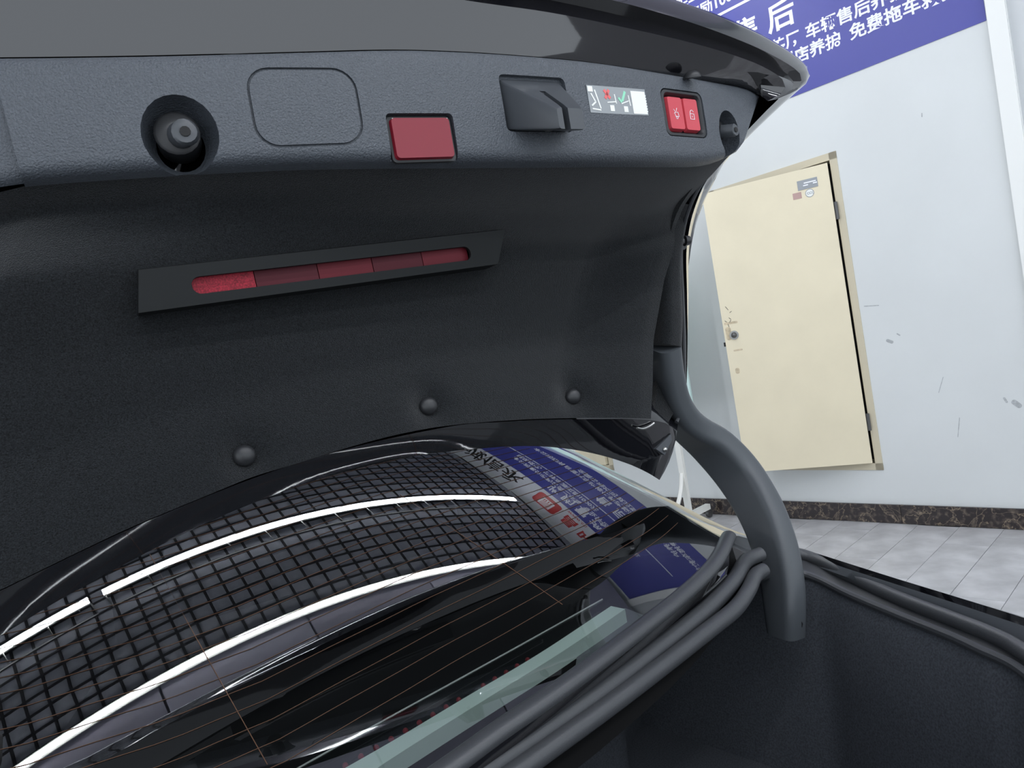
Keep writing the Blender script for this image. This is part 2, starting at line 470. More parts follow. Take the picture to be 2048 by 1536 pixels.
def make_door(name, label, y0, y1, ang, full):
    mb = MB()
    fw = 0.045
    for a, b, c, d in ((y0, y1, DZ1 - fw, DZ1), (y0, y0 + fw, DZ0, DZ1), (y1 - fw, y1, DZ0, DZ1), (y0, y1, DZ0, DZ0 + fw)):
        room_box(mb, WX - 0.006, WX + 0.16, a, b, c, d)
    d = struct(obj(name, mb, M['door_frame'], sm=0), label)
    mb = MB(); room_box(mb, WX + 0.12, WX + 0.15, y0 + fw, y1 - fw, DZ0 + fw, DZ1 - fw); obj('dark_recess', mb, M['dark_gap'], d, sm=0)
    hy = y0 + 0.058; w_ = (y1 - y0) - 0.122
    H = rm((WX - 0.012, hy, 0))
    L = LX * math.cos(ang) + NX * math.sin(ang)          # along the leaf from hinge to free edge
    Nn = -LX * math.sin(ang) + NX * math.cos(ang)        # leaf face towards the viewer
    z0, z1 = 0.395, 2.325
    mb = MB(); mb.box(H + L * w_ / 2 + ZU * (z0 + z1) / 2, (w_ / 2, 0.020, (z1 - z0) / 2), [L, Nn, ZU])
    leaf = obj('leaf', mb, M['door'], d, sm=0)

    def at(u, z, off=0.0): return H + L * u + ZU * z + Nn * (0.020 + off)
    for z in (2.02, 0.66):
        mb = MB(); mb.tube([at(-0.012, z - 0.055, -0.008), at(-0.012, z + 0.055, -0.008)], 0.011, 10); obj('hinge', mb, M['dark_steel'], d)
    if full:
        k = at(w_ - 0.065, 1.345, 0.0)
        mb = MB(); mb.prism(circle(0.030, 24), k, L, ZU, Nn * 0.008); rose = obj('knob_rose', mb, M['steel'], leaf)
        mb = MB(); mb.dome(k + Nn * 0.008, Nn, 0.020, 0.022); obj('knob', mb, M['dark_steel'], leaf)
        mb = MB(); mb.box(at(w_ + 0.004, 1.29, -0.02), (0.010, 0.012, 0.014), [L, Nn, ZU]); obj('latch_bolt', mb, M['dark_gap'], leaf, sm=0)
        mb = MB(); mb.box(at(0.13, 2.225, 0.0015), (0.060, 0.0015, 0.030), [L, Nn, ZU]); pl = obj('name_plate', mb, M['print_grey'], leaf, sm=0)
        mb = MB()
        for u, z, hw in ((0.115, 2.234, 0.036), (0.142, 2.219, 0.015), (0.086, 2.222, 0.012)): mb.box(at(u, z, 0.0035), (hw, 0.0006, 0.0035), [L, Nn, ZU])
        obj('plate_lines', mb, M['print_white'], pl, sm=0)
        mb = MB(); mb.box(at(0.20, 2.165, 0.001), (0.026, 0.001, 0.020), [L, Nn, ZU]); obj('red_sticker', mb, mat('faded_red', (0.50, 0.33, 0.30), 0.6), leaf, sm=0)
        mb = MB(); mb.prism(circle(0.026, 24), at(0.125, 2.165, 0.0005), L, ZU, Nn * 0.0012); bd = obj('round_badge', mb, M['print_grey'], leaf)
        mb = MB()
        pr = circle(0.0225, 24); mb.prism(pr, at(0.125, 2.165, 0.0018), L, ZU, Nn * 0.0004); obj('badge_ring', mb, M['sticker_white'], bd)
        obj('badge_lettering', text_mesh('CCC', 0.020, at(0.125 + 0.017, 2.158, 0.0026), -L, ZU, bold=0.0005, depth=0.0003), M['print_grey'], bd, sm=0)
        # rubbed patch and pen marks round the knob
        mb = MB()
        for u, z, hu, hz in ((w_ - 0.055, 1.43, 0.045, 0.008), (w_ - 0.075, 1.24, 0.030, 0.006), (w_ - 0.05, 1.10, 0.014, 0.02), (w_ - 0.03, 1.36, 0.018, 0.045)):
            mb.prism([(x, y) for x, y in rrect(hu, hz, min(hu, hz) * 0.8, 3)], at(u, z, 0.0003), L, ZU, Nn * 0.0005)
        obj('rubbed_patch', mb, M['dirt'], leaf, sm=0)
        mb = MB()
        for u, z, dx, dz in ((0.052, 1.52, -0.016, 0.026), (0.058, 1.50, 0.014, 0.008), (0.060, 1.455, -0.012, 0.012), (0.048, 1.435, 0.012, 0.016), (0.03, 1.44, -0.012, 0.01), (0.036, 1.425, 0.004, -0.02)):
            a = at(w_ - u, z, 0.0008); mb.tube([a, a - L * dx + ZU * dz], 0.0016, 5)
        obj('pen_mark', mb, M['dark_gap'], leaf)
    return d


make_door('door_1', 'cream hatch door standing ajar in the pale wall', *DOORS[0], math.radians(20), True)
make_door('door_2', 'closed cream hatch door further along the wall', *DOORS[1], math.radians(0), False)

# ------------------------------------------------------------------ banner on the wall
BY0, BY1, BZ0, BZ1, BH = 0.87, 5.4, 2.805, 4.50, 4.02
banner = thing('wall_banner', 'large blue printed wall banner with white Chinese lettering and white header', 'banner', rm((WX - 0.004, (BY0 + BY1) / 2, BZ0)))
HY = 1.80                                      # the white header starts left of this
mb = MB(); mb_poly = [(BY0, BZ0), (BY1, BZ0), (BY1, BH), (HY, BH), (HY, BZ1), (BY0, BZ1)]
mb.prism(mb_poly, rm((WX, 0, 0)), LX, ZU, NX * 0.004); obj('blue_field', mb, M['banner_blue'], banner, sm=0)
mb = MB(); room_box(mb, WX - 0.004, WX, HY, BY1, BH, BZ1); hd = obj('white_header', mb, M['banner_white'], banner, sm=0)


def wall_text(name, s, size, y, z, m, parent, bold, spacing=1.0):
    return obj(name, text_mesh(s, size, rm((WX - 0.0048, y, z)), -LX, ZU, bold=bold, depth=0.0008, spacing=spacing), m, parent, sm=0)


mb = MB(); room_box(mb, WX - 0.006, WX - 0.004, 1.0, BY1, 3.512, 3.530); obj('white_rule', mb, M['print_white'], banner, sm=0)
wall_text('heading_lettering', '售 后', 0.190, 2.28, 3.262, M['print_white'], banner, 0.004, 1.0)
PITCH = 0.0946


def text_rows(lst, y, z):
    for w_ in lst:
        wall_text('row_lettering', w_, 0.0985, y, z, M['print_white'], banner, 0.0022)
        y -= PITCH * len(w_)


text_rows(['本公司拥有自营汽车维修保养改装厂', '，', '车辆售后养护'], 1.808 + 17 * PITCH, 3.117)
text_rows(['全国各地均可就近到店养护', '。', '免费拖车救援'], 1.553 + 13 * PITCH, 3.002)
wall_text('heading_lettering', '收 购 置 换', 0.190, 2.74, 3.79, M['print_white'], banner, 0.004)
text_rows(['本公司高价收购各类二手车', '，', '专业评估师上门看车'], 3.45, 3.70)
text_rows(['现场成交', '，', '推荐车源奖励1000元'], 3.45, 3.575)
wall_text('black_lettering', '诚信永', 0.36, 4.10, 4.12, M['print_black'], hd, 0.006)
ly, lz = 2.52, 4.255
q = MB(); q.prism(rrect(0.20, 0.155, 0.06, 5), rm((WX - 0.005, ly, lz)), LX, ZU, NX * 0.001); lg = obj('red_emblem', q, M['print_red'], hd, sm=0)
q = MB(); q.box(rm((WX - 0.0066, ly, lz + 0.02)), (0.10, 0.0005, 0.10), [LX, NX, ZU]); obj('emblem_square', q, M['print_white'], lg, sm=0)
q = MB()
for dz in (0.09, 0.06, 0.03, 0.0): q.box(rm((WX - 0.0074, ly, lz + dz + 0.01)), (0.075, 0.0004, 0.006), [LX, NX, ZU])
for dy in (-0.05, -0.01, 0.03, 0.06): q.box(rm((WX - 0.0074, ly + dy, lz - 0.035)), (0.008, 0.0004, 0.028), [LX, NX, ZU])
obj('emblem_strokes', q, M['print_red'], lg, sm=0)
wall_text('red_lettering', '昌 叶', 0.24, 2.24, 4.17, M['print_red'], hd, 0.006)
wall_text('web_lettering', 'www.cn', 0.10, 2.27, 4.045, M['print_red'], hd, 0.0)

# ------------------------------------------------------------------ white board stand on castors
PX = 4.36
p_top = rm((0, 0, 0))


def onRoomX(p, x):
    r = ray(p); rx = r[0] * CY + r[1] * SY
    return CAM + r * x / rx


st = thing('board_stand', 'white metal board stand on castors beside the cream door', 'stand', onRoomX((1376, 1012), PX))
pb = onRoomX((1376, 1012), PX); pt = np.array([pb[0], pb[1], 1.95])
foot_z = 0.085
pb[2] = foot_z
mb = MB(); mb.box((pb + pt) / 2, (0.022, 0.014, (pt[2] - pb[2]) / 2), [LX, NX, ZU]); obj('post', mb, M['white_metal'], st, sm=0)
fA = pb - NX * 0.26; fB = pb + NX * 0.40
mb = MB(); mb.box((fA + fB) / 2, (0.020, np.linalg.norm(fB - fA) / 2, 0.020), [LX, NX / np.linalg.norm(NX), ZU]); obj('foot', mb, M['white_metal'], st, sm=0)
br = [pb + ZU * 0.32 + NX * 0.015, pb + ZU * 0.20 + NX * 0.06, pb + ZU * 0.09 + NX * 0.15, pb + ZU * 0.02 + NX * 0.27]
mb = MB(); mb.tube(resample(br, 12), 0.016, 8); obj('brace', mb, M['white_metal'], st)
for e in (fA, fB):
    mb = MB(); c = e - ZU * 0.052; mb.prism(circle(0.032, 18), c - LX * 0.012, NX, ZU, LX * 0.024); obj('castor', mb, M['dark_steel'], st)
pb2 = pb + LX * 1.05; pt2 = pt + LX * 1.05
mb = MB(); mb.box((pb2 + pt2) / 2, (0.022, 0.014, (pt2[2] - pb2[2]) / 2), [LX, NX, ZU]); obj('post', mb, M['white_metal'], st, sm=0)
mb = MB(); mb.box((fA + fB) / 2 + LX * 1.05, (0.020, np.linalg.norm(fB - fA) / 2, 0.020), [LX, NX, ZU]); obj('foot', mb, M['white_metal'], st, sm=0)
for e in (fA, fB):
    mb = MB(); c = e - ZU * 0.052 + LX * 1.05; mb.prism(circle(0.032, 18), c - LX * 0.012, NX, ZU, LX * 0.024); obj('castor', mb, M['dark_steel'], st)
bo = onRoomX((1386, 809), PX - 0.03)
mb = MB(); mb.box(np.array([bo[0], bo[1], (bo[2] + 1.98) / 2]) + LX * 0.56, (0.56, 0.008, (1.98 - bo[2]) / 2), [LX, NX, ZU]); obj('board', mb, M['board'], st, sm=0)

# ------------------------------------------------------------------ the car
car = thing('car', 'black saloon car with its boot lid raised over the rear window', 'car', (0.45, 1.6, 0))

# ---- rear window
GP = dict(s0=0.546, s1=0.389, k=0.403, k3=0.111, xc=0.161, b=1.10)


def zg(x, y):
    d = y - 0.83; e = x - GP['xc']
    return GP['b'] + GP['s0'] * d - 0.5 * GP['s1'] * d * d - 0.5 * GP['k'] * e * e - 0.25 * GP['k3'] * e ** 4


def on_glass(p, dz=0.0): return hit(p, lambda P: P[2] - zg(P[0], P[1]) + dz)


seal_px = [(1462, 1080), (1432, 1122), (1400, 1160), (1350, 1205), (1300, 1245), (1200, 1322), (1100, 1395), (1000, 1463), (900, 1536), (780, 1620), (640, 1720)]
seal = resample([on_glass(p) for p in seal_px], 60)
# continue the lower edge to the far side, out of the picture
sx = [p[0] for p in seal]; sy = [p[1] for p in seal]
left = [(-0.02, sy[-1] + 0.0), (-0.15, sy[-1] + 0.02), (-0.28, sy[-1] + 0.06), (-0.40, sy[-1] + 0.13)]
lowx = np.array([p[0] for p in left][::-1] + sx[::-1]); lowy = np.array([p[1] for p in left][::-1] + sy[::-1])


def ylow(x): return float(np.interp(x, lowx, lowy))


XR0, XL0 = sx[0], 0.62 - sx[0]
edge = [on_glass(p) for p in ((1462, 1080), (1428, 1066), (1304, 992), (1190, 936), (1112, 901))]
YT = 1.80


def xright(y): return float(np.interp(y, [e[1] for e in edge] + [YT], [e[0] for e in edge] + [0.70]))


G = []
NU, NV = 60, 40
for j in range(NV + 1):
    row = []
    for i in range(NU + 1):
        u = i / NU
        x0 = XL0 + (XR0 - XL0) * u
        y = ylow(x0) * (1 - j / NV) + YT * (j / NV)
        xr = xright(y) if y > sy[0] else XR0
        xl = 0.62 - xr
        x = xl + (xr - xl) * u
        row.append((x, y, zg(x, y)))
    G.append(row)
mb = MB(); mb.grid(G); glass = obj('rear_window', mb, M['glass'], car, sm=60)
glass['label'] = 'dark tinted rear window with defroster wires'

# defroster wires on the glass
lowest = [on_glass(p) for p in ((600, 1501), (1171, 1180))]
off0 = 0.095


def wire_y(x, k):
    return ylow(x) + off0 + 0.0245 * k - 0.0012 * k * max(0.0, x - 0.35)


for k in range(30):
    pts = []
    for x in np.linspace(-0.24, 0.90, 40):
        y = wire_y(x, k)
        if x < 0.62 - xright(y) + 0.03: continue
        if y > YT - 0.02 or x > xright(y) - 0.035: break
        pts.append((x, y, zg(x, y) + 0.0006))
    if len(pts) > 3:
        mb = MB(); mb.tube(pts, 0.00036, 5, caps=False); obj('defroster_wire', mb, M['wire'], glass)
for pxs in (((300, 1110), (400, 1290), (470, 1415), (535, 1530)), ((800, 990), (960, 1095), (1050, 1157), (1125, 1210))):
    pts = resample([on_glass(p) + np.array([0, 0, 0.0008]) for p in pxs], 24)
    mb = MB(); mb.tube(pts, 0.00045, 5, caps=False); obj('defroster_wire', mb, M['wire'], glass)

# high brake light behind the foot of the window
DZB = 0.016


def under(p, d=DZB): return on_glass(p, d)


top = [under(p) for p in ((520, 1582), (620, 1525), (760, 1447), (900, 1370), (1050, 1287), (1205, 1200))]
mid = [under(p) for p in ((600, 1586), (690, 1536), (800, 1473), (930, 1395), (1080, 1306), (1222, 1212))]
bot = [under(p) for p in ((690, 1580), (760, 1532), (860, 1468), (985, 1390), (1125, 1303), (1250, 1218))]
N = 28; top, mid, bot = resample(top, N), resample(mid, N), resample(bot, N)
lamp = obj('brake_lamp', (lambda q: (q.grid([mid, bot, bot - [0, 0, 0.02], mid - [0, 0, 0.02]], closed_v=True), q)[1])(MB()), M['lamp_strip'], car)
lamp['label'] = 'pale green brake lamp strip behind the window'
q = MB(); q.grid([top, top + (mid - top) * 0.5 + [0, 0, 0.004], mid]); obj('clear_cover', q, M['lamp_clear'], lamp)
q = MB(); q.tube(top + [0, 0, 0.001], 0.0011, 6); obj('bright_edge', q, M['sticker_white'], lamp)
q = MB(); q.grid([top - [0, 0, 0.022], mid - [0, 0, 0.022]]); obj('lamp_tray', q, M['black_plastic'], lamp)
for i in range(16):
    t = 0.08 + 0.60 * i / 15; a = top[int(t * (N - 1))] * 0.62 + mid[int(t * (N - 1))] * 0.38
    q = MB(); q.dome(a - [0, 0, 0.014], (0, -0.3, 1), 0.0035, 0.004, 8, 3); obj('led', q, M['red_button'], lamp)

# shelf, and a black tub added behind the glass to shut out room light
SZ = 0.985
poly = [(x, ylow(x) + 0.02) for x in np.linspace(XL0 - 0.01, XR0 + 0.01, 28)]
mb = MB()
rowA = [(x, y, min(zg(x, y) - 0.035, SZ + 0.03)) for x, y in poly]
rowB = [(x, 1.45, SZ) for x, y in poly]; rowC = [(x, 1.50, 1.28) for x, y in poly]; rowD = [(x, 1.50, 1.42) for x, y in poly]
mb.grid([rowA, [(x, 1.75, SZ) for x, y in poly]]); obj('parcel_shelf', mb, M['interior'], car)
mb = MB(); ge = [np.array(p) for p in resample(edge + [np.array([0.70, YT, zg(0.70, YT)])], 30)]
mb.grid([[p - np.array([0.001, 0, 0.006]) for p in ge], [np.array([p[0] + 0.02, p[1], SZ - 0.06]) for p in ge]])
mb.grid([[(x, YT, zg(x, YT) - 0.004) for x in np.linspace(-0.08, 0.70, 16)], [(x, YT - 0.05, SZ - 0.06) for x in np.linspace(-0.12, 0.74, 16)]])
mb.grid([[np.array([0.62 - p[0] + 0.001, p[1], zg(0.62 - p[0], p[1]) - 0.006]) for p in ge], [np.array([0.60 - p[0], p[1], SZ - 0.06]) for p in ge]])
mb.grid([[(x, ylow(x) + 0.02, SZ - 0.06) for x in np.linspace(XL0, XR0 + 0.02, 24)], [(x, YT, SZ - 0.06) for x in np.linspace(XL0, XR0 + 0.02, 24)]])
obj('cabin_blackout', mb, M['interior'], car)
gp = [under(p, 0.035) for p in ((1150, 1345), (1155, 1300), (1165, 1262), (1200, 1238), (1250, 1216), (1300, 1235), (1310, 1262), (1250, 1300), (1200, 1335))]
mb = MB(); c_ = np.mean(gp, axis=0); mb.v = [tuple(p) for p in gp] + [tuple(p - np.array([0, 0, 0.015])) for p in gp]; n_ = len(gp)
mb.face(range(n_)); mb.face([n_ + i for i in range(n_)][::-1])
for i in range(n_): mb.face((i, (i + 1) % n_, n_ + (i + 1) % n_, n_ + i))
obj('shelf_trim', mb, M['interior_grey'], car)



def run_on(P, n):
    """carry a strip on to the far side of the car"""
    e_ = np.array(P[-1]); d_ = np.array(P[-1]) - np.array(P[-3])
    return resample(list(P) + [e_ + [-0.11, 0.0, -0.004], e_ + [-0.22, 0.02, -0.008], e_ + [-0.33, 0.07, -0.014]], n)


# lower glass seal: rubber strip along the foot of the window
nrm = np.array([0, -0.45, 0.9])
sp = resample([on_glass(p) + np.array([0, -0.004, 0.004]) for p in [(1455, 1076)] + seal_px[1:]], 70); sp = run_on(sp, 110)
mb = MB(); mb.tube(sp, 0.0138, 14, squash=0.8); obj('window_seal', mb, M['rubber'], car)
# glossy gutter below it
px_hl = [(1452, 1150), (1420, 1180), (1330, 1250), (1200, 1350), (1080, 1437), (950, 1530), (840, 1610), (700, 1710)]
hl = run_on(resample([onZ(p, 1.018) for p in px_hl], 70), 110)
px_2a = [(1522, 1108), (1492, 1122), (1470, 1158), (1440, 1193), (1400, 1230), (1300, 1308), (1200, 1383), (1100, 1452), (980, 1534), (880, 1604), (740, 1705)]
px_2b = [(1528, 1140), (1510, 1152), (1496, 1182), (1470, 1218), (1420, 1258), (1300, 1350), (1200, 1424), (1100, 1495), (1040, 1538), (940, 1608), (800, 1710)]
s2a = run_on(resample([onZ(p, 1.002) for p in px_2a], 70), 110); s2b = run_on(resample([onZ(p, 0.990) for p in px_2b], 70), 110)
mb = MB(); mb.grid([sp - [0, 0, 0.010], (sp + hl) / 2 - [0, 0, 0.018], hl - [0, 0, 0.002], (hl + s2a) / 2 - [0, 0, 0.022], s2a - [0, 0, 0.012], s2b - [0, 0, 0.012]]); obj('rear_gutter', mb, M['paint'], car)
mb = MB(); mb.tube(hl, 0.0022, 6); obj('gutter_edge', mb, M['black_plastic'], car)
mb = MB(); mb.tube(s2a, 0.0135, 14); ws = obj('weatherstrip', mb, M['rubber'], car)
mb = MB(); mb.tube(s2b, 0.0130, 14); obj('weatherstrip', mb, M['rubber'], car)

# ---- body side: pillar, wing crest, gutter, boot opening
D1 = [onZ(p, 0.930) for p in ((2200, 1285), (2048, 1234), (1900, 1190), (1800, 1160), (1700, 1128), (1600, 1098))]
D2 = [onX(p, x) for p, x in (((1500, 1075), 1.140), ((1430, 1045), 1.060), ((1310, 985), 0.980), ((1200, 930), 0.935), ((1130, 897), 0.905))]
D = resample(D1 + D2 + [np.array([0.86, 1.95, 1.34]), np.array([0.84, 2.7, 1.36])], 60)
Eo = np.array([[p[0] + 0.05, p[1], p[2] - 0.07] for p in D]); E2 = np.array([[1.40, p[1], 0.68] for p in D]); E3 = np.array([[1.38, p[1], 0.22] for p in D])
Cin = [onZ(p, 0.923) for p in ((2200, 1303), (2048, 1252), (1900, 1203), (1800, 1171), (1700, 1139), (1600, 1106))] + \
      [onX(p, x) for p, x in (((1478, 1072), 1.085), ((1420, 1050), 1.005), ((1310, 992), 0.938))] + [onX((1196, 934), 0.905), onX((1124, 899), 0.875), np.array([0.81, 1.95, 1.345]), np.array([0.80, 2.7, 1.37])]
Ci = resample(Cin, 60)
mb = MB(); mb.grid([Ci, (Ci + D) / 2 + [0, 0, 0.006], D, Eo, (Eo + E2) / 2 + [0.06, 0, 0.03], E2, E3]); obj('rear_wing', mb, M['paint'], car, sm=60)
# pillar between glass and wing
gl_edge = resample(edge + [np.array([0.70, 1.8, zg(0.70, 1.8)])], 40)
pil = resample(Cin[6:11] + [np.array([0.80, 1.80, 1.335])], 40)
mb = MB(); mb.grid([gl_edge - [0, 0, 0.002], (gl_edge + pil) / 2 + [0, 0, 0.004], pil]); obj('rear_pillar', mb, M['paint'], car, sm=60)
# roof
mb = MB()
rf = [[(x, y, z - 0.10 * ((x - 0.2) / 0.6) ** 2) for x in np.linspace(-0.45, 0.80, 14)] for y, z in ((1.80, zg(0.16, 1.8)), (2.1, 1.465), (2.6, 1.49), (3.1, 1.48))]
mb.grid(rf); obj('roof', mb, M['paint'], car, sm=60)
# gutter channel and weatherstrip along the right of the boot opening
GI = resample([onZ(p, z) for p, z in (((2200, 1420), 0.905), ((2048, 1305), 0.905), ((1985, 1270), 0.905), ((1900, 1236), 0.905), ((1800, 1197), 0.905), ((1700, 1152), 0.907), ((1640, 1122), 0.915), ((1590, 1106), 0.932), ((1545, 1110), 0.955))], 60)
Cj = resample(Cin[:8], 60)
mb = MB(); mb.grid([Cj, Cj - [0.012, 0, 0.012], (Cj + GI) / 2 - [0, 0, 0.026], GI + [0.010, 0, -0.014], GI - [0, 0, 0.012]]); obj('side_gutter', mb, M['trim_smooth'], car, sm=60)
mb = MB(); mb.tube(GI, 0.0125, 14); side_strips = [obj('weatherstrip', mb, M['rubber'], car)]
GI2 = resample([onZ(p, z) for p, z in (((2180, 1470), 0.890), ((2048, 1345), 0.890), ((1960, 1300), 0.890), ((1900, 1272), 0.890), ((1800, 1232), 0.890), ((1700, 1190), 0.892), ((1640, 1160), 0.900), ((1590, 1144), 0.915), ((1548, 1148), 0.940))], 60)
mb = MB(); mb.grid([GI - [0.004, 0, 0.006], (GI + GI2) / 2 - [0.0, 0, 0.008], GI2]); obj('opening_lip', mb, M['rubber'], car, sm=60)
mb = MB(); mb.tube(GI2, 0.008, 10); side_strips.append(obj('weatherstrip', mb, M['rubber'], car))
# boot lining: one tub
rim = np.vstack([GI2 - [0, 0, 0.004], resample(list(s2b[4:] - [0, 0, 0.012]), 40)])
rim = np.vstack([rim, [[-0.34, 0.62, 0.93], [-0.33, 0.30, 0.90], [-0.28, 0.02, 0.89], [-0.1, -0.09, 0.88], [0.35, -0.12, 0.88], [0.8, -0.02, 0.88]]])
ctr = np.array([0.42, 0.38, 0.55])
lv = [rim]
for kx, z in ((1.03, 0.86), (1.05, 0.72), (1.0, 0.58), (0.96, 0.52)):
    row_ = []
    for k_, p in enumerate(rim):
        f = (z - 0.96) / -0.44
        front = min(1.0, max(0.0, (k_ - 50) / 9.0)) if k_ < 60 else (1.0 if k_ < 100 else 0.3)
        right = min(1.0, max(0.0, (p[0] - 0.80) / 0.15))
        row_.append([p[0] - 0.10 * f * right, p[1] + 0.40 * front * min(1, f * 2.5) - 0.05 * f * (1 - front), z])
    lv.append(np.array(row_))
mb = MB(); b0 = mb.grid(lv, closed_u=True); nr = len(rim); mb.face([b0 + 4 * nr + i for i in range(nr)])
obj('boot_lining', mb, M['trunk_carpet'], car, sm=60)
mb = MB()
mb.grid([[(x, -0.14, z) for x in np.linspace(-0.5, 1.25, 8)] for z in (0.90, 0.6, 0.25)]); obj('rear_bumper', mb, M['paint'], car)

# ---- hinge arm (curved cover from the boot side up to the lid)
ctrl = [((1322, 690), 0.912, 0.040), ((1327, 745), 0.925, 0.043), ((1342, 805), 0.955, 0.048), ((1376, 852), 1.005, 0.052), ((1426, 893), 1.060, 0.054),
        ((1477, 950), 1.090, 0.054), ((1520, 1020), 1.080, 0.052), ((1549, 1095), 1.060, 0.048), ((1564, 1165), 1.040, 0.043), ((1569, 1220), 1.025, 0.038), ((1572, 1268), 1.020, 0.033)]
P3 = [onX(p, x) for p, x, h in ctrl]
pp = resample([np.append(p, h) for p, (q, x, h) in zip(P3, ctrl)], 44)
path = pp[:, :3]; hw = pp[:, 3]
T = np.gradient(path, axis=0); T /= np.linalg.norm(T, axis=1)[:, None]
mb = MB(); rings = []
for P, t, h in zip(path, T, hw):
    X = np.array([1.0, 0, 0]); X = X - t * (X @ t); X /= np.linalg.norm(X); B = np.cross(t, X)
    rings.append([P + X * a + B * b for a, b in rrect(0.026, h, 0.018, 4)])
b0 = mb.grid(rings, closed_u=True); n = len(rings[0]); mb.face([b0 + i for i in range(n)]); mb.face([b0 + (len(rings) - 1) * n + i for i in range(n)])
arm = obj('hinge_arm', mb, M['arm'], car, sm=50); arm['label'] = 'curved dark grey hinge arm cover'
e = path[-1]
mb = MB(); mb.tube([e + [0.0, -0.03, 0.028], e + [0.03, -0.012, 0.03]], 0.011, 10); obj('hinge_grommet', mb, M['black_plastic'], arm)

ctrl2 = [((1356, 405), 1.035, 0.003), ((1346, 455), 1.050, 0.012), ((1337, 505), 1.058, 0.020), ((1331, 560), 1.064, 0.027), ((1327, 630), 1.070, 0.036), ((1322, 692), 1.074, 0.0405)]
pp = resample([np.append(onY(p, x), h) for p, x, h in ctrl2], 20); T2 = np.gradient(pp[:, :3], axis=0); T2 /= np.linalg.norm(T2, axis=1)[:, None]
mb = MB(); rings = []
for P, t, h in zip(pp[:, :3], T2, pp[:, 3]):
    X = np.array([1.0, 0, 0]); X = X - t * (X @ t); X /= np.linalg.norm(X); B = np.cross(t, X)
    rings.append([P + X * a + B * b for a, b in rrect(0.0265, h, min(0.018, h * 0.9), 4)])
b0 = mb.grid(rings, closed_u=True); mb.face([b0 + i for i in range(n)]); mb.face([b0 + (len(rings) - 1) * n + i for i in range(n)])
obj('felt_cover', mb, M['carpet'], arm, sm=50)

# ------------------------------------------------------------------ boot lid


def yP(x): return 0.850 + 0.055 * ((x - 0.5) / 0.55) ** 2           # trim panel face


def on_panel(p, off=0.0): return hit(p, lambda P: P[1] - (yP(P[0]) - off))


NC = 72
T_px = resample([(-20, 112), (100, 111), (250, 109), (400, 106), (600, 101), (760, 97), (860, 98), (1000, 105), (1180, 121), (1340, 146), (1440, 164), (1490, 174), (1517, 186)], NC)
B_px = resample([(42, 352), (140, 344), (300, 334), (450, 326), (600, 320), (760, 318), (900, 318), (1100, 318), (1250, 318), (1340, 319), (1410, 319), (1450, 312), (1482, 298)], NC)
Tp = np.array([on_panel(p) for p in T_px]); Bp = np.array([on_panel(p) for p in B_px])
PT = 0.045
rows_ = [Tp + [0, PT, 0.004], Tp + [0, 0.014, 0.003], Tp + [0, 0.004, -0.001], Tp + [0, 0.0, -0.007]]
for t in np.linspace(0.12, 0.88, 7): rows_.append(Tp * (1 - t) + Bp * t - [0, 0.003 * math.sin(math.pi * t), 0])
rows_ += [Bp + [0, 0.0, 0.009], Bp + [0, 0.004, 0.003], Bp + [0, 0.012, -0.001], Bp + [0, PT, -0.004]]
mb = MB(); b0 = mb.grid(rows_, closed_v=True); R_ = len(rows_)
mb.face([b0 + i * NC for i in range(R_)]); mb.face([b0 + i * NC + NC - 1 for i in range(R_)])
panel_me = mb.mesh('lid_trim')
Xa = np.array([1.0, 0, 0]); Ya = np.array([0, 1.0, 0]); Za = ZU


def tan_at(x):
    d = 0.11 * (x - 0.5) / 0.55 ** 2
    t = np.array([1.0, d, 0]); t /= np.linalg.norm(t)
    return t, np.array([t[1], -t[0], 0])       # along the face, out of the face


def sphere_cut(c, r):
    q = MB(); rings = []
    for i in range(1, 12):
        a = math.pi * i / 12
        rings.append([(c[0] + r[0] * math.sin(a) * math.cos(t), c[1] + r[1] * math.cos(a), c[2] + r[2] * math.sin(a) * math.sin(t)) for t in np.linspace(0, 2 * math.pi, 24, endpoint=False)])
    b = q.grid(rings, closed_u=True); q.face([b + j for j in range(24)]); q.face([b + 10 * 24 + j for j in range(24)])
    return q


pkL = on_panel((360, 262)); pkR = on_panel((1456, 258))
cuts = [sphere_cut(pkL + [0, 0, -0.004], (0.041, 0.060, 0.045)), sphere_cut(pkR + [0, 0, -0.008], (0.030, 0.056, 0.040))]


def quad_axes(pl, pr, pb, ptp):
    """centre, half sizes and axes of a rectangle on the panel from left/right/bottom/top pixels"""
    l, r, b, t = map(on_panel, (pl, pr, pb, ptp))
    c = (l + r) / 2; c = np.array([c[0], yP(c[0]), (b[2] + t[2]) / 2])
    ta, na = tan_at(c[0])
    return c, np.linalg.norm(r - l) / 2, abs(t[2] - b[2]) / 2, ta, na


cov = quad_axes((499, 213), (719, 213), (610, 294), (610, 136))
ref = quad_axes((780, 275), (908, 275), (845, 322), (845, 231))
lat = quad_axes((1006, 205), (1132, 205), (1070, 262), (1070, 156))
swi = quad_axes((1327, 228), (1405, 228), (1366, 272), (1366, 184))
